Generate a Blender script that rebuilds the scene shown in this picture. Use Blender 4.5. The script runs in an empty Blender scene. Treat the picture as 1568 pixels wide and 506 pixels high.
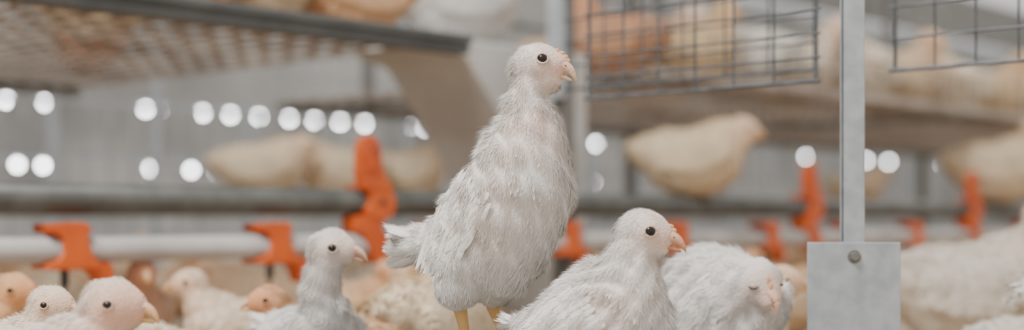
import bpy, bmesh, math, random
import numpy as np
from mathutils import Vector, Matrix
from mathutils.bvhtree import BVHTree

random.seed(7)
scene = bpy.context.scene
EYE = 0.18            # camera height above the house floor (m)
ROW = math.radians(47.2)   # direction in which the aviary rows run

# ------------------------------------------------------------------ materials
def new_mat(name):
    m = bpy.data.materials.new(name); m.use_nodes = True
    nt = m.node_tree; b = nt.nodes['Principled BSDF']
    return m, nt, b

def noise_mat(name, c1, c2, scale=20, rough=0.6, metal=0.0, bump=0.0, detail=4, rough2=None):
    m, nt, b = new_mat(name)
    tc = nt.nodes.new('ShaderNodeTexCoord')
    n = nt.nodes.new('ShaderNodeTexNoise'); n.inputs['Scale'].default_value = scale
    n.inputs['Detail'].default_value = detail
    r = nt.nodes.new('ShaderNodeValToRGB')
    r.color_ramp.elements[0].position = 0.35; r.color_ramp.elements[1].position = 0.68
    r.color_ramp.elements[0].color = (*c1, 1); r.color_ramp.elements[1].color = (*c2, 1)
    nt.links.new(tc.outputs['Object'], n.inputs['Vector'])
    nt.links.new(n.outputs['Fac'], r.inputs['Fac'])
    nt.links.new(r.outputs['Color'], b.inputs['Base Color'])
    b.inputs['Roughness'].default_value = rough
    b.inputs['Metallic'].default_value = metal
    if bump > 0:
        bp = nt.nodes.new('ShaderNodeBump'); bp.inputs['Strength'].default_value = bump
        bp.inputs['Distance'].default_value = 0.002
        nt.links.new(n.outputs['Fac'], bp.inputs['Height'])
        nt.links.new(bp.outputs['Normal'], b.inputs['Normal'])
    return m

def col_mat(name, rough, var=0.0, sss=0.0, bump=0.0, sheen=0.0, tint=True):
    m, nt, b = new_mat(name)
    at = nt.nodes.new('ShaderNodeAttribute'); at.attribute_name = 'Col'
    out = at.outputs['Color']
    if tint:
        oi = nt.nodes.new('ShaderNodeObjectInfo')
        mx = nt.nodes.new('ShaderNodeMix'); mx.data_type = 'RGBA'; mx.blend_type = 'MULTIPLY'
        mx.inputs[0].default_value = 1.0
        nt.links.new(out, mx.inputs[6]); nt.links.new(oi.outputs['Color'], mx.inputs[7])
        out = mx.outputs[2]
    if var > 0:
        g = nt.nodes.new('ShaderNodeNewGeometry')
        mr = nt.nodes.new('ShaderNodeMapRange')
        mr.inputs['To Min'].default_value = 1 - var; mr.inputs['To Max'].default_value = 1.0
        nt.links.new(g.outputs['Random Per Island'], mr.inputs['Value'])
        hs = nt.nodes.new('ShaderNodeHueSaturation')
        nt.links.new(mr.outputs['Result'], hs.inputs['Value'])
        nt.links.new(out, hs.inputs['Color']); out = hs.outputs['Color']
    nt.links.new(out, b.inputs['Base Color'])
    b.inputs['Roughness'].default_value = rough
    b.inputs['Specular IOR Level'].default_value = 0.25
    if sss > 0:
        b.inputs['Subsurface Weight'].default_value = sss
        b.inputs['Subsurface Radius'].default_value = (1.0, 0.45, 0.3)
        b.inputs['Subsurface Scale'].default_value = 0.003
    if bump > 0:
        tc = nt.nodes.new('ShaderNodeTexCoord')
        n = nt.nodes.new('ShaderNodeTexVoronoi'); n.inputs['Scale'].default_value = 420
        bp = nt.nodes.new('ShaderNodeBump'); bp.inputs['Strength'].default_value = bump
        bp.inputs['Distance'].default_value = 0.0008
        nt.links.new(tc.outputs['Object'], n.inputs['Vector'])
        nt.links.new(n.outputs['Distance'], bp.inputs['Height'])
        nt.links.new(bp.outputs['Normal'], b.inputs['Normal'])
    if sheen > 0:
        b.inputs['Sheen Weight'].default_value = sheen
    return m

M_SKIN = col_mat('chick_skin', 0.6, sss=0.2, bump=0.6)
M_FEATHER = col_mat('chick_feather', 0.8, var=0.10)
M_HORN = col_mat('chick_beak_and_leg', 0.42, bump=0.35, tint=False)
M_EYE, nt_, b_ = new_mat('chick_eye')
b_.inputs['Base Color'].default_value = (0.012, 0.009, 0.008, 1); b_.inputs['Roughness'].default_value = 0.08

M_PIPE = noise_mat('grey_perch_pipe', (0.085, 0.088, 0.08), (0.135, 0.137, 0.126), 25, 0.5, 0.15, 0.1)
M_WPIPE = noise_mat('white_drinker_pipe', (0.42, 0.39, 0.37), (0.56, 0.53, 0.51), 14, 0.5, 0, 0.05)
M_GALV = noise_mat('galvanised_steel', (0.36, 0.40, 0.43), (0.48, 0.52, 0.55), 60, 0.5, 0.2, 0.05)
M_GALVD = noise_mat('dull_galvanised_steel', (0.15, 0.148, 0.138), (0.24, 0.235, 0.22), 30, 0.55, 0.3, 0.05)
M_WIRE = noise_mat('cage_wire', (0.08, 0.088, 0.098), (0.145, 0.155, 0.165), 50, 0.45, 0.5)
M_ORANGE = noise_mat('orange_plastic', (0.60, 0.085, 0.008), (0.74, 0.13, 0.012), 18, 0.42, 0, 0.03)
M_SLAT = noise_mat('slat_floor', (0.27, 0.225, 0.19), (0.48, 0.42, 0.365), 12, 0.6)
M_BEAM = noise_mat('grey_beam', (0.08, 0.088, 0.09), (0.125, 0.135, 0.138), 12, 0.6, 0.1)
M_CHUTE = noise_mat('chute_sheet', (0.50, 0.485, 0.465), (0.64, 0.625, 0.60), 5, 0.55, 0.0)
M_DARK = noise_mat('dark_steel', (0.05, 0.05, 0.055), (0.09, 0.09, 0.1), 30, 0.4, 0.6)
M_FLOOR = noise_mat('litter_floor', (0.34, 0.24, 0.155), (0.56, 0.44, 0.31), 45, 0.95, 0, 0.8, 8)
M_WALL = noise_mat('barn_wall', (0.30, 0.30, 0.295), (0.66, 0.66, 0.645), 0.9, 0.8)
M_LAMP, nt_, b_ = new_mat('lamp_glow')
b_.inputs['Emission Color'].default_value = (0.98, 0.99, 1, 1); b_.inputs['Emission Strength'].default_value = 34

# ------------------------------------------------------------------ mesh helpers
def ico(sub):
    bm = bmesh.new(); bmesh.ops.create_icosphere(bm, subdivisions=sub, radius=1)
    v = np.array([x.co[:] for x in bm.verts]); f = np.array([[q.index for q in x.verts] for x in bm.faces])
    bm.free(); return v, f
ICO = {s: ico(s) for s in (1, 2, 3)}

def nrm(v):
    v = np.asarray(v, float); return v / (np.linalg.norm(v, axis=-1, keepdims=True) + 1e-12)

def vnormals(v, t):
    fn = np.cross(v[t[:, 1]] - v[t[:, 0]], v[t[:, 2]] - v[t[:, 0]])
    n = np.zeros_like(v)
    for k in range(3): np.add.at(n, t[:, k], fn)
    return nrm(n)

class Acc:
    def __init__(s): s.v=[]; s.t=[]; s.m=[]; s.c=[]; s.n=[]; s.k=0
    def add(s, v, t, mat, col, n=None):
        v = np.asarray(v, float); t = np.asarray(t, int)
        col = np.asarray(col, float)
        if col.ndim == 1: col = np.repeat(col[None], len(v), 0)
        s.v.append(v); s.t.append(t + s.k); s.m.append(np.full(len(t), mat)); s.c.append(col)
        s.n.append(vnormals(v, t) if n is None else n); s.k += len(v)
    def mesh(s, name, mats):
        v = np.concatenate(s.v); t = np.concatenate(s.t); m = np.concatenate(s.m)
        c = np.concatenate(s.c); n = np.concatenate(s.n)
        me = bpy.data.meshes.new(name)
        me.vertices.add(len(v)); me.vertices.foreach_set('co', v.ravel().astype(np.float32))
        me.loops.add(len(t) * 3); me.loops.foreach_set('vertex_index', t.ravel().astype(np.int32))
        me.polygons.add(len(t))
        me.polygons.foreach_set('loop_start', (np.arange(len(t)) * 3).astype(np.int32))
        me.polygons.foreach_set('loop_total', np.full(len(t), 3, np.int32))
        me.polygons.foreach_set('material_index', m.astype(np.int32))
        me.update(calc_edges=True)
        me.polygons.foreach_set('use_smooth', np.ones(len(t), bool))
        a = me.attributes.new('Col', 'FLOAT_COLOR', 'POINT')
        a.data.foreach_set('color', np.concatenate([np.clip(c, 0, 1), np.ones((len(c), 1))], 1).ravel().astype(np.float32))
        for x in mats: me.materials.append(x)
        me.normals_split_custom_set_from_vertices(n.tolist())
        return me

def tube_arrays(pts, rad, seg=10, closed=False, squash=None, up=(0, 0, 1)):
    pts = np.asarray(pts, float); N = len(pts)
    rad = np.asarray(rad, float)
    if rad.ndim == 1: rad = np.stack([rad, rad], 1)
    V = []; T = []
    for i in range(N):
        if closed: d = pts[(i + 1) % N] - pts[i - 1]
        else: d = pts[min(i + 1, N - 1)] - pts[max(i - 1, 0)]
        d = nrm(d); u = np.array(up, float)
        if abs(d @ u) > 0.95: u = np.array([1.0, 0.1, 0])
        s = nrm(np.cross(d, u)); u2 = np.cross(s, d)
        for k in range(seg):
            a = 2 * math.pi * k / seg
            V.append(pts[i] + s * math.cos(a) * rad[i, 0] + u2 * math.sin(a) * rad[i, 1])
    rng = N if closed else N - 1
    for i in range(rng):
        j = (i + 1) % N
        for k in range(seg):
            l = (k + 1) % seg
            T += [[i*seg+k, j*seg+k, j*seg+l], [i*seg+k, j*seg+l, i*seg+l]]
    if not closed:
        c0 = len(V); V.append(pts[0]); V.append(pts[-1])
        for k in range(seg):
            l = (k + 1) % seg
            T += [[c0, k, l], [c0 + 1, (N-1)*seg+l, (N-1)*seg+k]]
    V = np.array(V); T = np.array(T)
    # make the winding face outward
    fn = np.cross(V[T[:, 1]] - V[T[:, 0]], V[T[:, 2]] - V[T[:, 0]])
    i0 = np.repeat(np.arange(rng), seg * 2)
    cen = V[T[:len(i0)]].mean(1) - (pts[i0] + pts[(i0 + 1) % N]) / 2
    if (fn[:len(i0)] * cen).sum() < 0: T = T[:, ::-1]
    return V, T

# ------------------------------------------------------------------ bird builder
def blob_surface(blobs, voxel, smooth=9):
    V = []; F = []; k = 0
    iv, it = ICO[3]
    for c, r, ax in blobs:
        r = np.array(r if hasattr(r, '__len__') else (r, r, r), float)
        vv = iv * r
        if ax is not None: vv = vv @ np.array(ax)      # rows = axis vectors
        V.append(vv + np.array(c)); F.append(it + k); k += len(iv)
    V = np.concatenate(V); F = np.concatenate(F)
    me = bpy.data.meshes.new('tmp'); me.from_pydata(V.tolist(), [], F.tolist())
    ob = bpy.data.objects.new('tmp', me); scene.collection.objects.link(ob)
    md = ob.modifiers.new('r', 'REMESH'); md.mode = 'VOXEL'; md.voxel_size = voxel
    sm = ob.modifiers.new('s', 'SMOOTH'); sm.iterations = smooth; sm.factor = 0.5
    dg = bpy.context.evaluated_depsgraph_get(); ev = ob.evaluated_get(dg); m2 = ev.to_mesh()
    m2.calc_loop_triangles()
    v = np.empty(len(m2.vertices) * 3); m2.vertices.foreach_get('co', v); v = v.reshape(-1, 3)
    t = np.empty(len(m2.loop_triangles) * 3, np.int32); m2.loop_triangles.foreach_get('vertices', t); t = t.reshape(-1, 3)
    ev.to_mesh_clear(); bpy.data.objects.remove(ob); bpy.data.meshes.remove(me)
    return v, t.astype(int)

def chain(pts, n=6):
    """dense run of blobs between (x,y,z,r) stations so limbs taper smoothly"""
    out = []
    for a, b in zip(pts[:-1], pts[1:]):
        a = np.array(a, float); b = np.array(b, float)
        for i in range(n):
            q = a + (b - a) * i / n
            out.append((q[:3], q[3], None))
    q = np.array(pts[-1], float); out.append((q[:3], q[3], None))
    return out

def axes_from(longv, outv):
    a1 = nrm(longv); a3 = np.array(outv, float); a3 = nrm(a3 - a1 * (a3 @ a1)); a2 = np.cross(a3, a1)
    return np.array([a1, a2, a3])

ROWS = np.array([0, .22, .5, .78, 1.0]); WPROF = np.array([.3, .82, 1.0, .8, .12])
def leaf_tris():
    T = []
    for i in range(4):
        for j in range(2):
            a = i*3+j; b = a+1; c = a+3; d = a+4
            T += [[a, d, b], [a, c, d]]
    return np.array(T)
LT = leaf_tris()

def add_leaves(acc, p, n, t, L, W, lift, col, curl=0.3):
    N = len(p); side = nrm(np.cross(n, t))
    V = np.zeros((N, 15, 3))
    for i, (s, w) in enumerate(zip(ROWS, WPROF)):
        ang = lift * (1 - curl * s)
        cen = p + (t * np.cos(ang)[:, None] + n * np.sin(ang)[:, None]) * (L * s)[:, None]
        ww = (W * w * 0.5)[:, None]
        V[:, i*3] = cen - side * ww - n * ww * 0.25
        V[:, i*3+1] = cen + n * ww * 0.12
        V[:, i*3+2] = cen + side * ww - n * ww * 0.25
    T = (LT[None] + (np.arange(N) * 15)[:, None, None]).reshape(-1, 3)
    C = np.repeat(col, 15, 0)
    v = V.reshape(-1, 3)
    gn = vnormals(v, T); nn = np.repeat(n, 15, 0)
    acc.add(v, T, 1, C, nrm(gn * 0.6 + nn * 0.4))

def add_strands(acc, p, n, t, L, W, lift, col, rng):
    N = len(p); side = nrm(np.cross(n, t))
    b = p - n * 0.0006
    d1 = t * np.cos(lift)[:, None] + n * np.sin(lift)[:, None]
    l2 = lift * 0.45
    d2 = nrm(t * np.cos(l2)[:, None] + n * np.sin(l2)[:, None] + side * rng.normal(0, .22, (N, 1)))
    m = b + d1 * (L * .5)[:, None]; e = m + d2 * (L * .5)[:, None]
    w = (W * .5)[:, None]
    V = np.stack([b - side * w, b + side * w, m - side * w * .75, m + side * w * .75, e], 1)
    T0 = np.array([[0, 3, 1], [0, 2, 3], [2, 4, 3]])
    T = (T0[None] + (np.arange(N) * 5)[:, None, None]).reshape(-1, 3)
    sn = nrm(n + 0.1 * d1 + side * rng.normal(0, .14, (N, 1)))
    acc.add(V.reshape(-1, 3), T, 1, np.repeat(col, 5, 0), np.repeat(sn, 5, 0))

def build_bird(name, blobs, keys, unit, wings=(), tails=(), eyes=(), beak=None, legs=(), comb=(),
               nf=4000, ns=20000, voxel=0.0028, seed=1, eye_r=0.0038, closed_eyes=False, sw=0.00055, lump=0.0011):
    rng = np.random.default_rng(seed)
    U = unit
    bl = [(np.array(c, float) * U, (np.array(r, float) * U if hasattr(r, '__len__') else r * U), ax) for c, r, ax in blobs]
    for w in wings:
        bl.append((np.array(w['c'], float) * U, np.array(w['h'], float) * U, w['ax']))
    v, t = blob_surface(bl, voxel)
    acc = Acc()
    K = np.array([k[0] for k in keys], float) * U
    KD = nrm(np.array([k[1] for k in keys], float))
    KS = np.array([k[2:6] for k in keys], float)          # len mm, lift, pinkness, density
    FK = rng.normal(0, 1, (9, 3)); FK = nrm(FK) * rng.uniform(2 * math.pi / .030, 2 * math.pi / .011, (9, 1))
    FP = rng.uniform(0, 6.28, 9); FV = nrm(rng.normal(0, 1, (9, 3)))
    def ruffle(p):                                        # slow wandering of the plumage
        s = np.sin(p @ FK.T + FP)
        return s @ FV / 2.2, s[:, :5].sum(1) / 2.2
    def field(p):
        d2 = ((p[:, None, :] - K[None]) ** 2).sum(2)
        w = 1 / (d2 + 1e-6) ** 2; w /= w.sum(1, keepdims=True)
        return w @ KD, w @ KS
    white = np.array([0.905, 0.88, 0.84]); pink = np.array([0.84, 0.56, 0.45])
    vn = vnormals(v, t)
    D, S = field(v)
    _, lm_ = ruffle(v)
    v = v + vn * (lm_ * lump * np.clip((S[:, 0] - 3) / 6, 0, 1))[:, None]
    vn = vnormals(v, t)
    pk = np.clip(S[:, 2:3] * 1.2 + 0.12, 0, 1)
    acc.add(v, t, 0, white * (1 - pk) + pink * pk, vn)
    # sample
    a = v[t[:, 0]]; b = v[t[:, 1]]; c = v[t[:, 2]]
    area = np.linalg.norm(np.cross(b - a, c - a), axis=1)
    cent = (a + b + c) / 3
    Dc, Sc = field(cent)
    def sample(n, wgt):
        pr = area * wgt; pr = pr / pr.sum()
        i = rng.choice(len(t), n, p=pr)
        r1 = np.sqrt(rng.random((n, 1))); r2 = rng.random((n, 1))
        p = a[i] * (1 - r1) + b[i] * r1 * (1 - r2) + c[i] * r1 * r2
        nn = nrm(vn[t[i, 0]] * (1 - r1) + vn[t[i, 1]] * r1 * (1 - r2) + vn[t[i, 2]] * r1 * r2)
        d, s = field(p)
        rv_, rl_ = ruffle(p)
        s = s.copy(); s[:, 1] *= np.clip(.85 + .35 * rl_, .4, 1.5)
        tt = nrm(d + rv_ * .25 + rng.normal(0, .18, (n, 3))); tt = nrm(tt - nn * (tt * nn).sum(1, keepdims=True))
        return p, nn, tt, s
    excl = []
    for e in eyes: excl.append((np.array(e, float) * U, eye_r * 1.45))
    if beak is not None: excl.append((np.array(beak['base'], float) * U, beak['r'] * U * 1.15))
    def keep(p):
        k = np.ones(len(p), bool)
        for c0, rr in excl: k &= np.linalg.norm(p - c0, axis=1) > rr
        return k
    def tintc(s, n):
        pkk = np.clip(s[:, 2:3] * 1.0 + rng.normal(0, .05, (n, 1)), 0, 1)
        cc = white * (1 - pkk) + pink * pkk
        return cc * rng.uniform(.93, 1.05, (n, 1))
    long_ok = np.clip((Sc[:, 0] - 5) / 4, 0, 1)
    p, nn, tt, s = sample(nf, np.maximum(long_ok, 1e-4) * np.clip(Sc[:, 3], .05, 1))
    k = keep(p); p, nn, tt, s = p[k], nn[k], tt[k], s[k]; n = len(p)
    add_leaves(acc, p - nn * .0010, nn, tt, s[:, 0] * .001 * rng.uniform(.7, 1.3, n), s[:, 0] * .00026 * rng.uniform(.7, 1.3, n),
               np.full(n, .10) + rng.uniform(0, .10, n), tintc(s, n))
    p, nn, tt, s = sample(ns, np.clip(Sc[:, 3], .1, 3) * (1 + 1.2 * np.clip((8 - Sc[:, 0]) / 5, 0, 1)))
    k = keep(p); p, nn, tt, s = p[k], nn[k], tt[k], s[k]; n = len(p)
    add_strands(acc, p, nn, tt, s[:, 0] * .001 * rng.uniform(.4, 1.25, n), np.full(n, sw) * rng.uniform(.6, 1.4, n),
                s[:, 1] * rng.uniform(.3, 1.5, n), tintc(s, n), rng)
    # wings: overlapping coverts, secondaries, primaries
    for w in wings:
        A1, A2, A3 = w['ax']; h = np.array(w['h'], float) * U; c0 = np.array(w['c'], float) * U
        P = []; Tn = []; L = []; W = []; Nn = []; LF = []
        lm = w.get('lm', 1.0)
        def row(s0, q0, q1, cnt, ln, wd, lf):
            for i in range(cnt):
                q = q0 + (q1 - q0) * (i + .5) / cnt + rng.normal(0, .035)
                s_ = s0 + rng.normal(0, .045)
                hh = max(0.05, 1 - s_ * s_ * .9 - q * q * .8)
                pos = c0 + A1 * s_ * h[0] + A2 * q * h[1] + A3 * h[2] * math.sqrt(hh)
                nl = nrm(A3 + A2 * q * .35 + A1 * s_ * .25)
                d = nrm(A1 + A2 * (-q * .22 + rng.normal(0, .06))); d = nrm(d - nl * (d @ nl))
                P.append(pos); Tn.append(d); Nn.append(nl); L.append(ln * lm * rng.uniform(.8, 1.15)); W.append(wd * lm * rng.uniform(.8, 1.15)); LF.append(lf * rng.uniform(.6, 1.5))
        row(.50, -.85, .8, 12, .034, .0084, .03)
        row(.28, -.9, .85, 12, .032, .0084, .05)
        row(.05, -.95, .9, 12, .027, .0082, .07)
        row(-.15, -.95, .9, 12, .020, .0072, .09)
        row(-.32, -.9, .9, 12, .016, .006, .10)
        row(-.48, -.85, .85, 11, .013, .005, .11)
        n = len(P); cc = white[None] * rng.uniform(.94, 1.04, (n, 1))
        P = np.array(P); Nn = np.array(Nn); Tn = np.array(Tn); L = np.array(L); W = np.array(W)
        add_leaves(acc, P, Nn, Tn, L, W, np.array(LF), cc, 0.9)
        # loose barbs fraying off the vane edges
        m = 18; sd = nrm(np.cross(Nn, Tn)); uu = rng.uniform(.10, 1, (n, m)); sg = rng.choice([-1, 1], (n, m))
        bp = P[:, None] + Tn[:, None] * (uu * L[:, None])[..., None] + sd[:, None] * (sg * W[:, None] * .35)[..., None] + Nn[:, None] * .0009
        bt = nrm(Tn[:, None] + sd[:, None] * (sg * rng.uniform(.1, .5, (n, m)))[..., None]).reshape(-1, 3)
        bn = np.repeat(Nn, m, 0); bt = nrm(bt - bn * (bt * bn).sum(1, keepdims=True)); q_ = n * m
        add_strands(acc, bp.reshape(-1, 3), bn, bt, rng.uniform(.003, .006, q_), np.full(q_, sw * 1.2), rng.uniform(.05, .35, q_), np.repeat(cc, m, 0), rng)
    for tl in tails:
        o = np.array(tl['o'], float) * U; d = nrm(tl['d']); upv = nrm(tl.get('up', (0, 0, 1)))
        sd = nrm(np.cross(d, upv)); u2 = np.cross(sd, d)
        P=[];Tn=[];Nn=[];L=[];W=[]
        for i in range(tl.get('n', 22)):
            a1 = rng.uniform(-1, 1); a2 = rng.uniform(-1, 1)
            P.append(o + sd * a1 * tl['w'] * U * .6 + u2 * a2 * tl['h'] * U * .6)
            dd = nrm(d + sd * a1 * .25 + u2 * a2 * .3); nl = nrm(u2 * (1 if a2 > 0 else -1) + sd * a1 * 1.2)
            nl = nrm(nl - dd * (nl @ dd))
            Tn.append(dd); Nn.append(nl); L.append(tl['l'] * U * rng.uniform(.7, 1.0)); W.append(.0065 * rng.uniform(.8, 1.2))
        n = len(P); P = np.array(P); Nn = np.array(Nn); Tn = np.array(Tn); L = np.array(L)
        add_leaves(acc, P, Nn, Tn, L, np.array(W), np.full(n, .03), white[None] * rng.uniform(.95, 1.04, (n, 1)))
        m = 120; sd2 = nrm(np.cross(Nn, Tn)); uu = rng.uniform(.0, .9, (n, m))
        bp = (P[:, None] + Tn[:, None] * (uu * L[:, None])[..., None] + sd2[:, None] * (rng.uniform(-1, 1, (n, m)) * .003)[..., None]).reshape(-1, 3)
        bn = np.repeat(Nn, m, 0); bt = nrm(np.repeat(Tn, m, 0) + rng.normal(0, .22, (n * m, 3))); bt = nrm(bt - bn * (bt * bn).sum(1, keepdims=True))
        add_strands(acc, bp, bn, bt, rng.uniform(.003, .008, n * m), np.full(n * m, sw * 1.1), rng.uniform(.05, .4, n * m), white[None] * rng.uniform(.94, 1.04, (n * m, 1)), rng)
    bvh = BVHTree.FromPolygons(v.tolist(), t.tolist())
    for e in eyes:
        q, nl, _, _ = bvh.find_nearest(Vector((np.array(e, float) * U).tolist()))
        q = np.array(q); nl = nrm(np.array(nl))
        a1 = nrm(np.cross(nl, (0, 0, 1))); a2 = np.cross(a1, nl)
        if not closed_eyes:
            iv, it = ICO[3]; acc.add(iv * eye_r + q - nl * eye_r * .35, it, 3, (0, 0, 0))
            ring = [q + nl * eye_r * .18 + (a1 * math.cos(x) * 1.10 + a2 * math.sin(x) * .92) * eye_r for x in np.linspace(0, 2 * math.pi, 24, endpoint=False)]
            rv, rt = tube_arrays(ring, np.full(24, eye_r * .22), 8, True, up=nl); acc.add(rv, rt, 0, (0.76, 0.58, 0.49))
        else:
            iv, it = ICO[2]
            ln = [q + nl * eye_r * .25 + a1 * eye_r * 1.2 * x + a2 * eye_r * (.45 * x * x - .35) for x in np.linspace(-1, 1, 9)]
            acc.add(*tube_arrays(ln, [eye_r * .1 + eye_r * .16 * (1 - x * x) for x in np.linspace(-1, 1, 9)], 8), 3, (0, 0, 0))
            acc.add(iv * eye_r * np.array([1, 1, 1]) + q - nl * eye_r * .75, it, 0, pink)
    if beak is not None:
        o = np.array(beak['base'], float) * U; tip = np.array(beak['tip'], float) * U; r = beak['r'] * U
        d = tip - o; Lb = np.linalg.norm(d); d = d / Lb
        sd = nrm(np.cross(d, (0, 0, 1))); up = np.cross(sd, d)
        ts = np.linspace(0, 1, 14)
        pu = [o - d * r * .8 + d * (Lb + r * .8) * x + up * r * (.30 + .34 * math.sin(x * 2.4) - .80 * x ** 3) for x in ts]
        ru = [[r * .88 * (1 - x) ** .65 + .0003, r * .64 * (1 - x ** 1.8) ** .9 + .0003] for x in ts]
        bc = np.array(beak.get('col', (0.72, 0.36, 0.17)))
        bv, bt = tube_arrays(pu, ru, 14)
        fr = ((bv - o) @ d / Lb)[:, None].clip(0, 1)
        cc = np.array([0.78, 0.48, 0.36]) * (1 - fr) + bc * fr
        acc.add(bv, bt, 2, cc)
        pl = [o - d * r * .8 + d * (Lb * .80 + r * .8) * x - up * r * (.46 - .10 * x) for x in ts]
        rl = [[r * .72 * (1 - x) ** .6 + .0003, r * .34 * (1 - x) ** .5 + .0002] for x in ts]
        acc.add(*tube_arrays(pl, rl, 12), 2, bc * .88)
        iv, it = ICO[1]
        for sg in (-1, 1):
            acc.add(iv * np.array([.0008, .0008, .0005]) + o + d * Lb * .25 + up * r * .66 + sd * sg * r * .60, it, 3, (0, 0, 0))
    for cpt in comb:
        iv, it = ICO[2]; acc.add(iv * np.array(cpt[1], float) * U + np.array(cpt[0], float) * U, it, 0, (0.80, 0.45, 0.27))
    lc = np.array([0.76, 0.46, 0.18])
    for lg in legs:
        pts = np.array(lg['pts'], float) * U; rr = np.array(lg['r'], float) * U
        acc.add(*tube_arrays(pts, rr, 14), 2, lc)
        f = pts[-1]; fd = nrm(lg['dir']); sd = nrm(np.cross(fd, (0, 0, 1))); R = rr[-1]
        for ang, ln in ((-.5, .030), (0, .038), (.5, .030), (math.pi, .014)):
            dd = fd * math.cos(ang) + sd * math.sin(ang)
            q0 = f.copy()
            tp = [q0, q0 + dd * ln * .4 + np.array([0, 0, .001]), q0 + dd * ln * .8 - np.array([0, 0, R * .25]), q0 + dd * ln - np.array([0, 0, R * .35])]
            acc.add(*tube_arrays(tp, [R * .75, R * .55, R * .45, R * .3], 8), 2, lc * .95)
            cl = [tp[-1], tp[-1] + dd * .004 + np.array([0, 0, .0003]), tp[-1] + dd * .007 - np.array([0, 0, .001])]
            acc.add(*tube_arrays(cl, [R * .3, R * .2, R * .05], 6), 2, (0.35, 0.24, 0.16))
    return acc.mesh(name, [M_SKIN, M_FEATHER, M_HORN, M_EYE])

def place(name, me, x, y, z, heading=0.0, scale=1.0, color=(1, 1, 1)):
    ob = bpy.data.objects.new(name, me); scene.collection.objects.link(ob)
    ob.location = (x, y, z); ob.rotation_euler = (0, 0, math.radians(heading)); ob.scale = (scale,) * 3
    ob.color = (*color, 1)
    return ob

def rowpos(a, b):
    c, s = math.cos(ROW), math.sin(ROW)
    return a * c - b * s, a * s + b * c

# ------------------------------------------------------------------ tall alert chick (the subject)
s1 = 0.000551
nr = np.array([-.643, -.766, 0.05])
blobs = [((84, -4, 491), (39, 33, 35), None), ((103, -9, 489), (26, 24, 24), None), ((114, -11, 492), (18, 17, 18), None), ((96, -6, 468), (25, 24, 20), None)]
blobs += chain([(74, -3, 462, 28), (66, -3, 432, 31), (72, -6, 405, 42), (70, -8, 372, 56), (60, -12, 335, 72), (60, -14, 300, 79),
                (46, -5, 265, 81), (28, 5, 235, 83), (12, 10, 208, 78), (-14, 28, 190, 62)], 5)
blobs += chain([(5, 10, 190, 60), (-8, 18, 178, 50)], 3)
blobs += chain([(-16, 35, 225, 60), (-64, 58, 220, 38), (-98, 72, 216, 27), (-122, 84, 213, 20)], 5)
blobs += chain([(-28, -14, 185, 46), (-38, -20, 155, 36), (-38, -16, 134, 18), (-36, -14, 122, 9)], 5)
blobs += chain([(20, 12, 190, 50), (17, 20, 160, 39), (13, 24, 138, 19), (14, 24, 124, 9)], 5)
w1 = dict(c=(-24, -42, 264), h=(106, 48, 20), ax=axes_from((-100, 48, -180), nr), lm=1.0)
w2 = dict(c=(72, 52, 262), h=(98, 44, 15), ax=axes_from((-100, 60, -180), (.643, .766, 0)), lm=1.0)
# key: pos, flow dir, length mm, lift rad, pinkness, density
keys = [((124, -12, 502), (-.6, 0, .8), 2.0, .3, .85, .35), ((112, -40, 482), (-.9, 0, -.1), 1.8, .3, .70, .4),
        ((92, -42, 499), (-.9, .1, -.2), 2.4, .35, .46, .6), ((96, -38, 468), (-.8, .1, -.5), 3.2, .5, .36, .8),
        ((88, -5, 530), (-.95, .2, -.1), 4.2, .6, .16, 1.2), ((62, -32, 495), (-.8, .2, -.5), 4.0, .5, .14, 1.0), ((104, -20, 520), (-.9, .1, .2), 3.0, .5, .46, .8),
        ((48, 0, 490), (-.5, .2, -.9), 8.0, .9, .04, 1.6), ((100, -12, 446), (.1, 0, -1), 5.5, .7, .20, 1.2),
        ((68, -36, 440), (-.1, 0, -1), 7.0, .55, .14, 1.2), ((36, 0, 430), (-.35, .2, -1), 13.0, .85, .02, 1.6), ((28, 5, 385), (-.5, .2, -.9), 13.0, .7, 0, 1.5),
        ((104, -18, 405), (.12, -.1, -1), 9.0, .6, .10, 1.2), ((78, -50, 405), (.02, 0, -1), 7.0, .4, .50, .7), ((74, -68, 378), (-.1, 0, -1), 8.0, .35, .26, .9),
        ((140, -50, 330), (0.05, -.1, -1), 10, .45, .0, 1.2), ((80, -95, 320), (-.2, -.1, -1), 9, .28, .0, 1), ((30, -90, 310), (-.3, -.1, -1), 9, .28, .16, 1),
        ((110, -70, 240), (-.35, 0, -1), 9.5, .38, 0, 1), ((22, -80, 230), (-.35, 0, -1), 9.5, .3, .22, 1), ((60, -80, 240), (-.35, 0, -1), 9.5, .28, .0, 1),
        ((70, -40, 170), (-.6, .2, -.8), 12, .5, .0, 1.1), ((0, -50, 165), (-.3, .2, -1), 10, .4, .02, 1),
        ((-20, 40, 340), (-.7, .4, -.7), 11, .32, 0, 1), ((-70, 30, 260), (-.8, .4, -.5), 11, .3, 0, 1),
        ((-75, 40, 190), (-.8, .3, -.4), 12, .45, 0, 1.1), ((-100, 75, 222), (-.9, .4, -.2), 14, .4, 0, 1.2), ((-130, 88, 212), (-.9, .4, -.15), 15, .4, 0, 1.2),
        ((-38, -52, 155), (-.1, 0, -1), 9, .4, .0, 1.1), ((-40, -20, 124), (0, 0, -1), 5, .5, .05, 1),
        ((16, 0, 155), (0, 0, -1), 9, .4, .02, 1.1), ((15, 20, 124), (0, 0, -1), 5, .5, .05, 1)]
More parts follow.
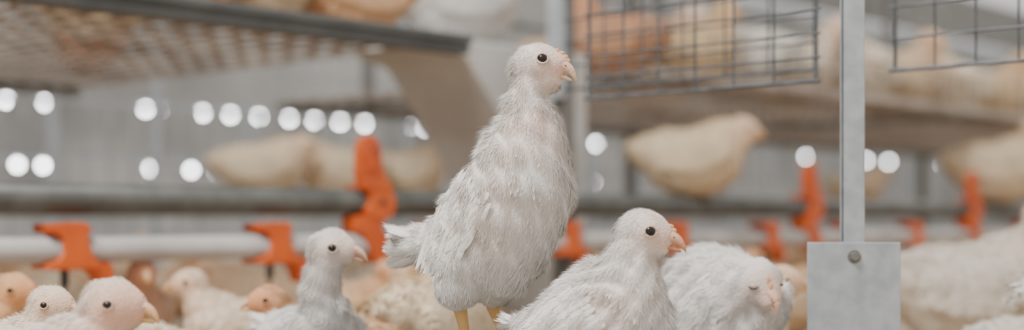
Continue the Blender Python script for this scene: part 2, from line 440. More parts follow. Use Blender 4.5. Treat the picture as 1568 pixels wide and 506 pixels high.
me = build_bird('chick_tall_mesh', blobs, keys, s1, wings=[w1, w2],
    tails=[dict(o=(-100, 72, 213), d=(-.9, .38, -.06), w=30, h=36, l=56, n=40)],
    eyes=[(90, -40, 499), (98, 30, 499)], beak=dict(base=(117, -14, 482), tip=(143, -22, 469), r=16.5, col=(0.82, 0.58, 0.40)),
    comb=[((119, -13, 509), (6, 3, 3.5)), ((125, -14, 503), (5, 3, 4)), ((112, -12, 513), (5, 3, 3)), ((129, -15, 497), (4, 3, 4))],
    legs=[dict(pts=[(-37, -14, 134), (-35, -13, 118), (-30, -13, 95), (-28, -14, 80), (-24, -15, 30), (-22, -15, 5)], r=[9, 10.5, 8.5, 8, 8, 9], dir=(.77, -.64, 0)),
          dict(pts=[(13, 24, 134), (15, 24, 120), (25, 22, 95), (30, 21, 80), (46, 18, 30), (54, 17, 5)], r=[9, 10.5, 8.5, 8, 8, 9], dir=(.77, -.64, 0))],
    nf=2600, ns=125000, voxel=0.0023, seed=3, eye_r=0.0045, sw=0.00038, lump=.0012)
place('chick', me, -44 * s1, 1.20, 0.04)

# ------------------------------------------------------------------ sitting chick, right of the subject
s2 = 0.000514
blobs = [((54, -10, 254), (42, 35, 36), None), ((74, -14, 248), (29, 26, 27), None), ((86, -17, 246), (17, 17, 17), None), ((68, -12, 232), (27, 26, 21), None)]
blobs += chain([(44, -8, 235, 33), (34, -6, 208, 40), (30, -6, 180, 53), (28, -10, 150, 64), (30, -14, 110, 72), (20, -10, 75, 74)], 5)
blobs += chain([(10, 0, 160, 58), (-20, 15, 130, 72), (-38, 25, 100, 78), (-40, 30, 75, 70)], 5)
blobs += [((0, 0, 62), (96, 84, 60), None)]
blobs += chain([(-60, 40, 100, 56), (-105, 68, 100, 36), (-130, 82, 102, 20)], 4)
w1 = dict(c=(-50, -36, 122), h=(88, 50, 20), ax=axes_from((-110, 55, -72), (-.5, -.82, .25)), lm=.95)
w2 = dict(c=(30, 68, 120), h=(80, 42, 16), ax=axes_from((-110, 75, -60), (.6, .8, .1)), lm=.9)
keys = [((98, -20, 262), (-.6, 0, .8), 2.0, .3, .75, .35), ((84, -45, 248), (-.9, 0, 0), 2.0, .3, .58, .45),
        ((62, -44, 256), (-.9, .1, -.2), 2.4, .35, .40, .7), ((56, -10, 292), (-.95, .2, 0), 4.2, .6, .12, 1.2), ((78, -20, 278), (-.9, .1, .2), 3, .5, .44, .9),
        ((28, -35, 262), (-.8, .2, -.5), 4.2, .5, .12, 1.0), ((14, 0, 250), (-.6, .2, -.8), 8, .85, .02, 1.5),
        ((70, -22, 212), (.05, 0, -1), 6.5, .6, .18, 1.1), ((30, -45, 210), (-.2, 0, -1), 7.5, .5, .10, 1.1),
        ((-5, 0, 200), (-.8, .2, -.5), 11, .7, .02, 1.3), ((70, -60, 170), (0, -.1, -1), 10, .4, .08, 1),
        ((95, -30, 120), (-.05, -.1, -1), 11, .45, 0, 1.1), ((50, -80, 100), (-.2, 0, -1), 10, .35, 0, 1), ((0, -75, 140), (-.5, .1, -.8), 9, .35, .30, .9),
        ((-60, 20, 180), (-.85, .4, -.3), 12, .42, 0, 1.1), ((-110, 40, 120), (-.8, .4, -.3), 12, .4, 0, 1.1), ((-60, -40, 60), (-.6, .2, -.6), 12, .4, 0, 1)]
me = build_bird('chick_sitting_mesh', blobs, keys, s2, wings=[w1, w2],
    tails=[dict(o=(-120, 78, 102), d=(-.86, .45, .1), w=24, h=18, l=50, n=20)],
    eyes=[(62, -46, 256), (72, 26, 256)], beak=dict(base=(90, -20, 240), tip=(119, -28, 228), r=16.5, col=(0.64, 0.34, 0.18)),
    comb=[((94, -20, 263), (6, 3, 4)), ((99, -21, 257), (5, 3, 4))],
    nf=2400, ns=98000, voxel=0.0023, seed=5, eye_r=0.0045, sw=0.00038, lump=.0012)
place('chick', me, (930 - 784) / 2178 * 1.12, 1.12, 0.04)

# ------------------------------------------------------------------ dozing chick with drooping head
s3 = 0.00062
blobs = [((40, -58, 134), (36, 34, 35), None), ((50, -72, 120), (24, 22, 25), None), ((54, -78, 108), (18, 18, 18), None)]
blobs += chain([(34, -48, 130, 36), (18, -20, 120, 52), (0, 5, 112, 68), (-25, 22, 112, 72)], 5)
blobs += [((0, 10, 60), (88, 84, 58), None), ((26, -8, 85), (58, 62, 58), None)]
blobs += chain([(-30, 30, 95, 60), (-75, 55, 90, 40), (-105, 70, 88, 20)], 4)
w1 = dict(c=(-40, -40, 100), h=(72, 44, 18), ax=axes_from((-100, 45, -60), (-.5, -.82, .2)), lm=.95)
w2 = dict(c=(62, 25, 92), h=(66, 40, 14), ax=axes_from((-60, 80, -50), (.85, .3, .2)), lm=.9)
keys = [((52, -92, 125), (-.2, .5, .8), 1.8, .3, .75, .4), ((66, -80, 118), (0, .6, .6), 1.8, .3, .62, .4), ((36, -92, 135), (-.3, .4, .8), 2.6, .35, .34, .7),
        ((40, -65, 170), (-.4, .8, .1), 4.4, .6, .08, 1.3), ((5, -60, 140), (-.8, .5, -.2), 7, .6, .05, 1.2), ((72, -50, 140), (.5, .7, -.1), 5, .6, .10, 1.1),
        ((0, 10, 185), (-.7, .5, .1), 11, .6, 0, 1.2), ((-70, 20, 150), (-.8, .4, -.3), 12, .45, 0, 1.1), ((30, -70, 80), (0, -.1, -1), 10, .4, .02, 1),
        ((70, -20, 80), (.1, 0, -1), 10, .4, 0, 1), ((-40, -70, 80), (-.6, .2, -.7), 11, .4, .10, 1), ((-90, 60, 90), (-.8, .5, -.1), 13, .45, 0, 1)]
me = build_bird('chick_dozing_mesh', blobs, keys, s3, wings=[w1, w2], tails=[dict(o=(-98, 66, 88), d=(-.85, .5, 0), w=20, h=16, l=46, n=14)],
    eyes=[(28, -92, 128), (72, -72, 132)], beak=dict(base=(55, -86, 112), tip=(63, -98, 90), r=12, col=(0.76, 0.48, 0.34)),
    nf=2000, ns=56000, voxel=0.0028, seed=8, eye_r=0.0042, closed_eyes=True, sw=0.0005, lump=.0012,
    comb=[((50, -89, 138), (3, 3, 8)), ((53, -91, 128), (3, 3, 8))])
place('chick', me, (1110 - 784) / 2178 * 1.35, 1.35, 0.04)

# ------------------------------------------------------------------ long-necked chick at left
blobs = [((3, 0, 183), (36, 31, 31), None), ((22, -5, 179), (23, 21, 22), None), ((30, -6, 178), (15, 15, 15), None)]
blobs += chain([(-2, 0, 168, 25), (-11, 0, 140, 27), (-14, 2, 112, 31), (-8, 8, 85, 38), (-10, 22, 60, 46), (-26, 36, 50, 50)], 5)
blobs += [((-24, 40, 44), (66, 60, 42), None)]
blobs += chain([(-60, 55, 50, 38), (-100, 75, 54, 22)], 4)
w1 = dict(c=(-46, -2, 54), h=(58, 30, 13), ax=axes_from((-100, 50, -20), (-.5, -.85, .1)), lm=.85)
w2 = dict(c=(2, 76, 54), h=(58, 30, 12), ax=axes_from((-100, 60, -20), (.5, .85, .1)), lm=.85)
keys = [((40, -8, 186), (-.6, 0, .8), 2, .3, .6, .4), ((28, -30, 178), (-.9, 0, 0), 2.0, .3, .50, .5), ((6, -34, 184), (-.9, 0, -.2), 2.6, .35, .36, .7),
        ((4, 0, 215), (-.95, 0, 0), 4.2, .6, .14, 1.2), ((-28, 0, 185), (-.5, .1, -.9), 8, .8, .06, 1.4), ((10, -10, 150), (0, 0, -1), 6, .6, .20, 1.1),
        ((-40, 0, 130), (-.2, .1, -1), 9, .65, .05, 1.2), ((20, -20, 90), (.05, -.1, -1), 10, .5, .05, 1), ((-30, -20, 60), (-.6, .2, -.6), 10, .45, 0, 1), ((-60, 40, 110), (-.8, .4, -.2), 12, .4, 0, 1)]
me = build_bird('chick_long_neck_mesh', blobs, keys, s3, wings=[w1, w2], tails=[dict(o=(-92, 72, 54), d=(-.85, .5, .1), w=18, h=16, l=46, n=12)],
    eyes=[(8, -34, 184), (14, 30, 184)], beak=dict(base=(34, -8, 175), tip=(60, -12, 167), r=13, col=(0.72, 0.45, 0.30)),
    comb=[((36, -8, 191), (4, 3, 3))], nf=1500, ns=50000, voxel=0.0028, seed=9, eye_r=0.0045, sw=0.0005, lump=.0010)
place('chick', me, (505 - 784) / 2178 * 1.35, 1.35, 0.04)

# ------------------------------------------------------------------ flock poses (mm, facing +x)
def flock_keys(hx, hz, cz, pk):
    return [((hx + 22, 0, hz + 4), (-.6, 0, .8), 2, .3, .6 * pk, .5), ((hx + 12, 20, hz), (-.9, 0, 0), 2.6, .4, .5 * pk, .6), ((hx + 12, -20, hz), (-.9, 0, 0), 2.6, .4, .5 * pk, .6),
            ((hx, 0, hz + 20), (-.95, 0, 0), 4.6, .75, .22 * pk, 1.4), ((hx - 22, 0, hz), (-.6, 0, -.8), 8, .8, .08 * pk, 1.4), ((hx + 8, 0, hz - 22), (0, 0, -1), 6, .6, .25 * pk, 1.1),
            ((45, 0, cz + 10), (.1, 0, -1), 11, .5, .02, 1), ((0, 50, cz), (-.8, 0, -.5), 11, .4, 0, 1), ((0, -50, cz), (-.8, 0, -.5), 11, .4, 0, 1),
            ((-10, 0, cz + 48), (-.95, 0, -.1), 12, .45, 0, 1), ((0, 0, cz - 45), (-.8, 0, -.3), 12, .45, 0, 1), ((-75, 0, cz + 10), (-.95, 0, .1), 13, .4, 0, 1)]
def wing_pair(cx, cz, dz, y=45):
    return [dict(c=(cx, -y, cz), h=(56, 28, 12), ax=axes_from((-1, .1, dz), (0, -1, .15)), lm=.85),
            dict(c=(cx, y, cz), h=(56, 28, 12), ax=axes_from((-1, -.1, dz), (0, 1, .15)), lm=.85)]
def make_sit(nm, pk, seed, hz=122, hx=66, ns=22000):
    b = [((0, 0, 51), (70, 54, 50), None), ((30, 0, 58), (44, 47, 47), None), ((hx, 0, hz), (25, 21, 22), None), ((hx + 12, 0, hz - 1), (16, 15, 16), None), ((hx + 18, 0, hz - 1), (10, 10, 11), None)]
    b += chain([(28, 0, 68, 42), (46, 0, 86, 30), (hx - 8, 0, hz - 18, 20), (hx - 4, 0, hz - 4, 19)], 4)
    b += chain([(-35, 0, 60, 40), (-65, 0, 66, 26), (-82, 0, 70, 15)], 4)
    return build_bird(nm, b, flock_keys(hx, hz, 55, pk), .001, wings=wing_pair(-10, 62, -.05), tails=[dict(o=(-72, 0, 68), d=(-.95, 0, .10), w=16, h=12, l=28, n=10)],
        eyes=[(hx + 5, -22, hz + 3), (hx + 5, 22, hz + 3)], beak=dict(base=(hx + 21, 0, hz - 4), tip=(hx + 37, 0, hz - 10), r=8.5, col=(0.80, 0.50, 0.18)),
        comb=[((hx + 21, 0, hz + 8), (4, 2, 2.5))], nf=1400, ns=ns, voxel=0.0034, seed=seed, sw=0.0006)
def make_stand(nm, pk, seed):
    b = [((0, 0, 118), (66, 48, 48), axes_from((1, 0, .35), (0, 0, 1))[[0, 1, 2]]), ((30, 0, 128), (42, 44, 46), None), ((66, 0, 222), (25, 20, 21), None), ((79, 0, 220), (15, 14, 15), None)]
    b += chain([(28, 0, 145, 40), (48, 0, 172, 28), (56, 0, 205, 20), (62, 0, 218, 19)], 5)
    b += chain([(-35, 0, 110, 38), (-68, 0, 106, 25), (-85, 0, 106, 14)], 4)
    for y in (-22, 22): b += chain([(-2, y, 95, 28), (-8, y, 72, 19), (-10, y, 58, 7)], 4)
    k = flock_keys(66, 222, 122, pk)
    return build_bird(nm, b, k, .001, wings=wing_pair(-12, 124, -.3), tails=[dict(o=(-76, 0, 106), d=(-.97, 0, -.05), w=15, h=11, l=30, n=10)],
        eyes=[(70, -21, 224), (70, 21, 224)], beak=dict(base=(87, 0, 218), tip=(103, 0, 212), r=8.5, col=(0.80, 0.50, 0.18)),
        comb=[((87, 0, 230), (4, 2, 3))],
        legs=[dict(pts=[(-10, y, 64), (-10, y, 55), (-4, y, 30), (0, y, 4)], r=[4.5, 5, 4.2, 4.5], dir=(1, 0, 0)) for y in (-22, 22)],
        nf=1400, ns=20000, voxel=0.0034, seed=seed, sw=0.0006)
SIT = make_sit('chick_sit_mesh', 1.0, 21)
SITP = make_sit('chick_sit_rosy_mesh', 1.5, 22, 119, 68, 40000)
LOW = make_sit('chick_low_head_mesh', .8, 23, 98, 74)
STAND = make_stand('chick_stand_mesh', 1.0, 24)

W_ = (1, .98, .94); CR = (1.0, .87, .67); TAN = (.93, .68, .44); ROSE = (1, .92, .86)
def hp(px, d, off=0.0):          # bearing measured from the camera axis -> metres to the side
    return (px - 784) / 2178 * d
# front left trio and others on the house floor
place('chick', SITP, hp(178, 1.05) - .066, 1.05, 0, -8, .98, ROSE)
place('chick', SIT, hp(92, 1.25) - .058, 1.25, 0, -15, .86, (1, .92, .79))
place('chick', SITP, hp(15, 1.45) - .055, 1.45, 0, -5, .90, (.95, .66, .38))
place('chick', SITP, hp(205, 1.9) - .02, 1.95, 0, -60, .92, (.74, .52, .40))
place('chick', SIT, hp(295, 1.7) + .055, 1.70, 0, 186, .86, (1, .86, .70))
place('chick', SITP, hp(422, 1.45) + .05, 1.45, 0, 190, .82, (.93, .62, .38))
place('chick', SITP, hp(548, 2.0), 2.00, 0, -40, .90, (.92, .66, .42))
place('chick', SIT, hp(600, 1.75), 1.75, 0, 80, .90, (.97, .76, .54))
place('chick', LOW, hp(660, 1.60), 1.60, 0, 60, 1.15, CR)
place('chick', SIT, hp(1200, 1.55) - .062, 1.56, 0, -5, .92, CR)
place('chick', SIT, hp(1500, 1.9), 1.90, 0, 4, 1.5, (1, .95, .87))
place('chick', LOW, hp(1590, 1.5), 1.5, 0, -20, .78, (1, .97, .92))
place('chick', STAND, .594, 1.42, 0, 5, 1.0, W_)
place('chick', LOW, hp(275, 1.35), 1.37, 0, 200, .72, CR)

# perched on the pipes
x, y = rowpos(2.296, 1.642); place('chick', LOW, x, y, .226, 6, 1.34, (.98, .84, .63))
x, y = rowpos(3.70, 1.642); place('chick', SIT, x, y, .226, 8, 1.65, (.98, .85, .65))
for a, h, c in ((1.975, 20, CR), (2.20, 190, CR), (2.42, 15, CR), (4.65, 5, CR)):
    x, y = rowpos(a, 2.6); place('chick', LOW, x, y, .226, h, 1.25, c)
# chickens on the upper tier
TZ = .475
for a, b, h, s, c in ((1.20, 1.78, 20, 1.2, TAN), (1.37, 1.80, 120, 1.25, CR), (1.53, 1.78, 200, 1.2, (.93, .62, .38)), (1.03, 1.80, 60, 1.2, CR),
                      (2.32, 1.85, 140, 1.3, (.82, .50, .32)), (2.55, 1.82, 30, 1.35, (1, .80, .52)), (2.78, 1.86, 170, 1.5, W_), (3.00, 1.84, 10, 1.3, (1, .93, .82)), (3.24, 1.80, 230, 1.5, (1, .91, .78)),
                      (3.50, 1.84, -40, 1.45, (1, .85, .64)), (3.80, 1.82, 220, 1.5, (1, .90, .74)), (4.12, 1.86, -30, 1.45, (.98, .80, .55)), (4.45, 1.84, 200, 1.5, (1, .93, .80)),
                      (2.6, 2.3, 60, 1.4, CR), (3.1, 2.35, 10, 1.4, TAN), (3.7, 2.3, 80, 1.4, CR), (4.3, 2.35, 10, 1.4, TAN),
                      (.70, 2.25, 40, 1.2, (.85, .42, .26)), (.93, 2.3, 160, 1.1, (.85, .46, .3)), (1.48, 2.5, 100, 1.1, (.78, .40, .26)), (.2, 2.4, 0, 1.1, TAN), (1.1, 2.5, 70, 1.1, CR), (1.25, 2.1, 10, 1.1, CR),
                      (5.0, 1.85, 0, 1.4, W_), (5.5, 1.9, 100, 1.4, CR)):
    x, y = rowpos(a, b); place('chick', LOW if a < 1.7 else SIT, x, y, TZ, h, s, c)
# white bird resting on top of the feed chute
x, y = rowpos(1.90, 1.89); place('chick', LOW, x, y, .500, 35, 1.5, (.97, .98, 1))
# rest of the flock under the tier and further back
rng = random.Random(11); used = [(o.location.x, o.location.y) for o in scene.objects if o.type == 'MESH' and o.location.z < .1]
cnt = 0
for _ in range(1500):
    if cnt >= 54: break
    a = rng.uniform(.3, 6.5); b = rng.uniform(1.15, 3.8)
    x, y = rowpos(a, b)
    if y < 1.85: continue
    if abs(b - 1.642) < .11 or abs(b - 2.85) < .13: continue
    if any((x - u) ** 2 + (y - v) ** 2 < .17 ** 2 for u, v in used): continue
    used.append((x, y)); cnt += 1
    place('chick', rng.choice([SIT, LOW, SITP]), x, y, 0, rng.uniform(0, 360), rng.uniform(.8, 1.0), rng.choice([W_, CR, CR, TAN, (1, .80, .58)]))

# ------------------------------------------------------------------ structure, built in row coordinates
def row_obj(name, bm, mat, smooth=False, bevel=0.0):
    me = bpy.data.meshes.new(name + '_mesh'); bm.to_mesh(me); bm.free(); me.materials.append(mat)
    if smooth:
        for p in me.polygons: p.use_smooth = True
    ob = bpy.data.objects.new(name, me); scene.collection.objects.link(ob)
    ob.rotation_euler = (0, 0, ROW)
    if bevel:
        b = ob.modifiers.new('bevel', 'BEVEL'); b.width = bevel; b.segments = 3; b.limit_method = 'ANGLE'
    return ob
def box(bm, x0, x1, y0, y1, z0, z1):
    M = Matrix.Translation(((x0+x1)/2, (y0+y1)/2, (z0+z1)/2)) @ Matrix.Diagonal((x1-x0, y1-y0, z1-z0, 1))
    bmesh.ops.create_cube(bm, size=1, matrix=M)
def cyl(bm, p, q, r, seg=20, r2=None):
    p = Vector(p); q = Vector(q); d = q - p
    M = Matrix.Translation((p + q) / 2) @ d.to_track_quat('Z', 'Y').to_matrix().to_4x4()
    bmesh.ops.create_cone(bm, cap_ends=True, segments=seg, radius1=r, radius2=r if r2 is None else r2, depth=d.length, matrix=M)
def poly(bm, pts, y0, y1):
    """profile in the (x,z) plane extruded along y"""
    f = bm.faces.new([bm.verts.new((x, y0, z)) for x, z in pts])
    g = bmesh.ops.extrude_face_region(bm, geom=[f])
    bmesh.ops.translate(bm, vec=(0, y1 - y0, 0), verts=[e for e in g['geom'] if isinstance(e, bmesh.types.BMVert)])

B0 = 1.642
# grey perch pipes with end couplings
for b, z, nm in ((B0, .208, 'perch_pipe'), (2.6, .208, 'perch_pipe')):
    bm = bmesh.new(); cyl(bm, (-1.2, b, z), (9, b, z), .020, 32)
    for a in (-.6, 6.2): cyl(bm, (a - .03, b, z), (a + .03, b, z), .024, 32)
    for a in ((-.6, 6.2) if b < 2 else (-.6, 3.0, 6.2)):
        cyl(bm, (a, b, 0), (a, b, z), .014, 16); box(bm, a - .04, a + .04, b - .04, b + .04, 0, .006)
    o = row_obj(nm, bm, M_PIPE)
    for p in o.data.polygons: p.use_smooth = len(p.vertices) == 4
# white drinker line
bm = bmesh.new(); cyl(bm, (-1.2, B0 - .005, .143), (9, B0 - .005, .143), .017, 28)
for a in (-.7, 6.3): cyl(bm, (a, B0 - .005, 0), (a, B0 - .005, .143), .010, 12)
o = row_obj('drinker_pipe', bm, M_WPIPE)
for p in o.data.polygons: p.use_smooth = len(p.vertices) == 4

# orange nipple-drinker saddles
def drinker(a0):
    e = bpy.data.objects.new('nipple_drinker', None); scene.collection.objects.link(e)
    X, Y = rowpos(a0, B0 - .005); e.location = (X, Y, .143); e.rotation_euler = (0, 0, ROW)
    k = .00088
    def q(px, py): return ((px - 92) * k * 1.02, (382 - py) * .00083)
    bm = bmesh.new()
    poly(bm, [q(*p) for p in ((50, 343), (104, 340), (116, 346), (118, 354), (112, 360), (116, 380), (124, 398), (132, 402), (132, 412),
                              (62, 412), (48, 411), (48, 404), (66, 398), (74, 386), (74, 366), (66, 358), (52, 356))], -.021, .021)
    poly(bm, [q(*p) for p in ((108, 400), (150, 402), (158, 408), (160, 440), (148, 446), (138, 444), (132, 424), (122, 414), (108, 412))], -.012, .012)
    me = bpy.data.meshes.new('m'); bmesh.ops.recalc_face_normals(bm, faces=bm.faces); bm.to_mesh(me); bm.free(); me.materials.append(M_ORANGE)
    c = bpy.data.objects.new('saddle', me); scene.collection.objects.link(c); c.parent = e
    bv = c.modifiers.new('b', 'BEVEL'); bv.width = .0025; bv.segments = 3
    bm = bmesh.new(); cyl(bm, (-.004, 0, -.024), (-.004, 0, -.046), .0055, 14); cyl(bm, (-.004, 0, -.046), (-.004, 0, -.056), .0028, 10)
    me = bpy.data.meshes.new('m'); bm.to_mesh(me); bm.free(); me.materials.append(M_DARK)
    c = bpy.data.objects.new('nipple_pin', me); scene.collection.objects.link(c); c.parent = e
for k in range(-1, 10): drinker(.939 + .3226 * k)

# orange pipe hangers
def hanger(a0):
    e = bpy.data.objects.new('pipe_hanger_clip', None); scene.collection.objects.link(e)
    X, Y = rowpos(a0, B0); e.location = (X, Y, .208); e.rotation_euler = (0, 0, ROW)
    def q(px, py): return ((px - 566) * .00132, (309 - py) * .001)
    bm = bmesh.new()
    # tapered arm with a raised latch
    poly(bm, [q(*p) for p in ((541, 290), (537, 262), (538, 230), (543, 213), (551, 209), (561, 210), (567, 217), (571, 236), (574, 262), (586, 282), (590, 292))], -.030, -.014)
    poly(bm, [q(*p) for p in ((548, 262), (548, 236), (551, 226), (559, 226), (561, 236), (562, 262))], -.034, -.027)
    poly(bm, [q(*p) for p in ((552, 284), (572, 280), (586, 288), (594, 300), (595, 318), (588, 332), (574, 338), (556, 334), (550, 322), (556, 308))], -.028, .028)
    poly(bm, [q(*p) for p in ((536, 330), (578, 328), (576, 350), (588, 366), (592, 392), (586, 401), (566, 402), (560, 384), (548, 362), (536, 352))], -.026, .012)
    bmesh.ops.recalc_face_normals(bm, faces=bm.faces)
    me = bpy.data.meshes.new('m'); bm.to_mesh(me); bm.free(); me.materials.append(M_ORANGE)
    c = bpy.data.objects.new('clip_body', me); scene.collection.objects.link(c); c.parent = e
    bv = c.modifiers.new('b', 'BEVEL'); bv.width = .003; bv.segments = 3
    bm = bmesh.new(); cyl(bm, (.010, -.031, .0), (.010, -.026, .0), .005, 14); cyl(bm, (-.014, -.0355, .078), (-.014, -.033, .078), .004, 14)
    me = bpy.data.meshes.new('m'); bm.to_mesh(me); bm.free(); me.materials.append(M_DARK)
    c = bpy.data.objects.new('rivet', me); scene.collection.objects.link(c); c.parent = e
for a in (1.444, 2.714, 3.510, 4.8, .1): hanger(a)

# upper tier slatted floors, edge beams
def tier(nm, a0, a1):
    bm = bmesh.new(); b0, b1 = B0 + .02, 2.80
    n = int((a1 - a0) / .052)
    for i in range(n + 1):
        a = a0 + (a1 - a0) * i / n; box(bm, a - .0085, a + .0085, b0, b1, .4705, .473)
    m = 17
    for i in range(m + 1):
        b = b0 + (b1 - b0) * i / m; box(bm, a0, a1, b - .0085, b + .0085, .473, .475)
    return row_obj(nm, bm, M_SLAT)
tier('slatted_tier_floor', -1.6, 1.64); tier('slatted_tier_floor', 2.2, 8.5)
bm = bmesh.new(); box(bm, -1.6, 1.66, B0 - .012, B0 + .02, .452, .480); box(bm, -1.6, 1.66, B0 - .02, B0 - .010, .470, .482)
row_obj('tier_edge_beam', bm, M_BEAM, bevel=.002)
bm = bmesh.new(); box(bm, 2.2, 8.5, B0 + .0, B0 + .02, .458, .475); row_obj('tier_edge_beam', bm, M_SLAT, bevel=.002)
bm = bmesh.new()
for a0, a1 in ((-1.6, 1.64), (2.2, 8.5)):
    box(bm, a0, a1, 2.80, 2.84, .45, .475)
for a in (2.3, 3.7, 5.7): box(bm, a, a + .02, B0 + .02, 2.8, .455, .470)
for a in (-1.5, 0.2, 3.6, 5.6, 8.4):
    box(bm, a - .015, a + .015, 2.80, 2.83, 0, 1.2)
row_obj('tier_rear_frame', bm, M_GALVD)
# cage rails above the right-hand tier
bm = bmesh.new()
for z in (.60, .70, .82): cyl(bm, (2.2, 2.55, z), (8.5, 2.55, z), .010, 12)
for a in (2.25, 3.4, 4.8, 6.4, 8.4): box(bm, a - .012, a + .012, 2.538, 2.562, .475, 1.1)
box(bm, 2.2, 8.5, 2.62, 2.64, .93, 1.10)
row_obj('cage_rail_frame', bm, M_GALVD)
# upright posts
bm = bmesh.new(); box(bm, 1.945, 1.975, B0 + .03, B0 + .06, 0, 1.6); box(bm, 1.90, 2.02, B0 + .0, B0 + .09, 0, .005)
row_obj('upright_post', bm, M_GALVD, bevel=.001)
bm = bmesh.new(); box(bm, 1.925, 1.943, B0 + .025, B0 + .055, .40, 1.6)
for z in (.45, .8, 1.2): box(bm, 1.925, 1.96, B0 + .026, B0 + .03, z, z + .02)
row_obj('post_channel', bm, M_GALV, bevel=.001)

# feed chute of bent sheet
bm = bmesh.new()
poly(bm, [(1.72, .485), (1.73, .503), (2.14, .503), (2.14, 0), (2.06, 0), (1.985, .24), (1.925, .335), (1.808, .466)], 1.78, 2.00)
bmesh.ops.recalc_face_normals(bm, faces=bm.faces)
row_obj('feed_chute', bm, M_CHUTE, bevel=.006)

# wire partitions behind the lower tier and on the upper tier
def wires(nm, a0, a1, b, z0, z1, da, dz, r, mat=M_WIRE):
    bm = bmesh.new(); n = int(round((a1 - a0) / da))
    for i in range(n + 1):
        a = a0 + (a1 - a0) * i / n; cyl(bm, (a, b, z0), (a, b, z1), r, 6)
    m = max(1, int(round((z1 - z0) / dz)))
    for i in range(m + 1):
        z = z0 + (z1 - z0) * i / m; cyl(bm, (a0, b, z), (a1, b, z), r, 6)
    return row_obj(nm, bm, mat)
wires('wire_partition', -1.2, 8, 2.86, 0, .44, .06, .11, .0026, M_GALV)
wires('wire_partition', 2.2, 8, 2.86, .47, 1.0, .06, .08, .0026, M_GALV)
wires('wire_partition', 2.2, 4.2, B0 + .03, .478, .56, .07, .04, .0016)
# far perch rack
bm = bmesh.new()
for i in range(26):
    a = .4 + i * .37; box(bm, a - .012, a + .012, 4.0, 4.024, 0, .62 if i % 3 else 1.5)
box(bm, .2, 10, 4.0, 4.03, .12, .15); box(bm, .2, 10, 4.6, 4.63, .12, .15)
for i in range(10): box(bm, .4 + i, .44 + i, 4.0, 4.63, .10, .12); box(bm, .4 + i, .44 + i, 4.6, 4.64, 0, .12)
row_obj('far_perch_rack', bm, M_GALV)
for a, h, c in ((3.05, 10, CR), (3.6, 80, W_), (4.1, 200, TAN), (5.2, 30, CR), (6.4, 0, W_), (7.2, 0, CR)):
    x, y = rowpos(a, 4.31); place('chick', LOW, x, y, 0, h, 1.2, c)

# string of small lamps hung in the far aisle
def string(nm, b, z, aa):
    bm = bmesh.new()
    for a in aa: bmesh.ops.create_icosphere(bm, subdivisions=2, radius=.016, matrix=Matrix.Translation((a, b, z)))
    o = row_obj(nm, bm, M_LAMP, True)
    bm = bmesh.new(); cyl(bm, (min(aa) - .3, b, z + .024), (max(aa) + .3, b, z + .024), .008, 8)
    for a in (min(aa) - .3, max(aa) + .3): cyl(bm, (a, b, 0), (a, b, z + .024), .012, 8)
    for a in aa: cyl(bm, (a, b, z + .012), (a, b, z + .024), .008, 8)
    me = bpy.data.meshes.new('m'); bm.to_mesh(me); bm.free(); me.materials.append(M_GALV)
    c = bpy.data.objects.new('cable', me); scene.collection.objects.link(c); c.parent = o
string('lamp_string', 6.0, .72, [3.14, 3.33, 3.86, 3.93, 4.19, 4.36, 4.54, 4.74, 4.91, 5.09, 5.27, 5.6, 5.74])
string('lamp_string', 6.0, .69, [6.95, 7.3, 7.85, 8.0, 9.95, 10.9, 11.3, 12.35, 12.7, 13.6])
string('lamp_string', 6.2, .44, [3.15, 3.30, 3.43, 4.02, 4.26, 4.42, 4.53, 7.5])

# galvanised hanger strip bolted to its foot plate
e = bpy.data.objects.new('hanger_strip_post', None); scene.collection.objects.link(e); e.location = (.3125, 1.30, 0)
def part(nm, bm, mat, bevel=0):
    me = bpy.data.meshes.new('m'); bm.to_mesh(me); bm.free(); me.materials.append(mat)
    c = bpy.data.objects.new(nm, me); scene.collection.objects.link(c); c.parent = e
    if bevel:
        b = c.modifiers.new('b', 'BEVEL'); b.width = bevel; b.segments = 2
bm = bmesh.new(); box(bm, -.0105, .0105, .002, .0045, .12, 1.05); box(bm, -.0105, -.0085, .002, .010, .16, 1.05); part('strip', bm, M_GALV, .0006)
bm = bmesh.new(); box(bm, -.0425, .0425, -.0015, .0015, 0, .160); box(bm, -.0425, .0425, -.0015, .05, 0, .003); part('foot_plate', bm, M_GALV, .0008)
bm = bmesh.new(); cyl(bm, (0, -.006, .147), (0, .008, .147), .0042, 6); cyl(bm, (0, -.0025, .147), (0, -.0012, .147), .0062, 20); part('bolt', bm, M_GALVD, .0004)

# cage door panels hung from an overhead rail, square to the row
def panel(nm, x, y, length, z0, z1, du, dz, fr=.0022):
    bm = bmesh.new(); n = int(round(length / du)); m = int(round((z1 - z0) / dz)); r = .0013
    for i in range(n + 1):
        u = length * i / n; rr = fr if i in (0, n) else r
        cyl(bm, (u, 0, z0), (u, 0, z1), rr, 8)
    for j in range(m + 1):
        z = z0 + (z1 - z0) * j / m; rr = fr if j == 0 else r
        cyl(bm, (-.006, .002, z), (length + .006, .002, z), rr, 8)
    for u in (0, length):
        bmesh.ops.create_icosphere(bm, subdivisions=2, radius=fr * 1.1, matrix=Matrix.Translation((u, 0, z0)))
    me = bpy.data.meshes.new(nm); bm.to_mesh(me); bm.free(); me.materials.append(M_WIRE)
    ob = bpy.data.objects.new(nm, me); scene.collection.objects.link(ob)
    ob.location = (x, y, 0); ob.rotation_euler = (0, 0, ROW + math.pi / 2); return ob
panel('wire_cage_door', .310, 1.45, .30, .322, 1.05, .050, .0245)
panel('wire_cage_door', .345, 1.62, .37, .352, 1.05, .060, .030)
panel('wire_cage_door', .640, 1.303, .315, .340, 1.05, .045, .034)
bm = bmesh.new(); box(bm, -.95, 1.25, -.012, .012, 1.05, 1.075)
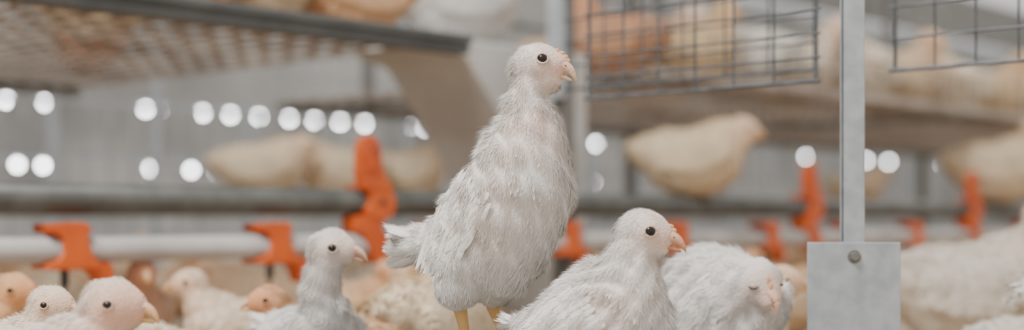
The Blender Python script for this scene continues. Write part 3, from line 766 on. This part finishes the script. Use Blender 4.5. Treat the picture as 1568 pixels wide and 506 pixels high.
for u in (-.95, 1.25): box(bm, u - .012, u + .012, -.012, .012, 0, 1.075)
me = bpy.data.meshes.new('rail'); bm.to_mesh(me); bm.free(); me.materials.append(M_GALV)
ob = bpy.data.objects.new('overhead_rail', me); scene.collection.objects.link(ob); ob.location = (0.0, 1.52, 0)

# feeder tray on which the front chicks stand
bm = bmesh.new(); box(bm, -.34, .262, 1.00, 1.44, 0, .040)
for a in ((1.0, 1.008), (1.432, 1.44)): box(bm, -.34, .262, a[0], a[1], .040, .046)
me = bpy.data.meshes.new('tray'); bm.to_mesh(me); bm.free(); me.materials.append(M_GALVD)
ob = bpy.data.objects.new('feeder_tray', me); scene.collection.objects.link(ob)

# ------------------------------------------------------------------ barn shell
bm = bmesh.new(); box(bm, -6, 26, -6, 11, -.05, 0); row_obj('floor', bm, M_FLOOR)
bm = bmesh.new(); box(bm, -6, 26, 10.9, 11.0, 0, 3.2)
row_obj('wall_back', bm, M_WALL)
bm = bmesh.new(); box(bm, 25.9, 26, -6, 11, 0, 3.2); row_obj('wall_right', bm, M_WALL)

# ------------------------------------------------------------------ light
w = bpy.data.worlds.new('World'); scene.world = w; w.use_nodes = True
bg = w.node_tree.nodes['Background']; bg.inputs[0].default_value = (1.0, 0.985, 0.965, 1); bg.inputs[1].default_value = 0.88
def area(nm, loc, target, size, power, col=(1, 1, 1)):
    l = bpy.data.lights.new(nm, 'AREA'); l.shape = 'RECTANGLE'; l.size = size[0]; l.size_y = size[1]; l.energy = power; l.color = col
    o = bpy.data.objects.new(nm, l); scene.collection.objects.link(o); o.location = loc
    o.rotation_euler = (Vector(target) - Vector(loc)).to_track_quat('-Z', 'Y').to_euler(); return o
area('ceiling_lamp', (-.9, .45, 2.2), (0, 1.3, .2), (.9, .6), 82, (1, .98, .95))
area('ceiling_lamp', (2.6, 5.0, 3.0), (2.4, 4.6, 0), (3, 1), 80, (1, .96, .90))

# ------------------------------------------------------------------ camera
cd = bpy.data.cameras.new('camera'); cam = bpy.data.objects.new('camera', cd); scene.collection.objects.link(cam)
cam.location = (0, 0, EYE); cam.rotation_euler = (math.radians(90), 0, 0)
cd.lens = 50; cd.sensor_width = 36; cd.shift_y = (338 - 253) / 1568
cd.clip_start = .02
cd.dof.use_dof = True; cd.dof.focus_distance = 1.165; cd.dof.aperture_fstop = 2.6
scene.camera = cam
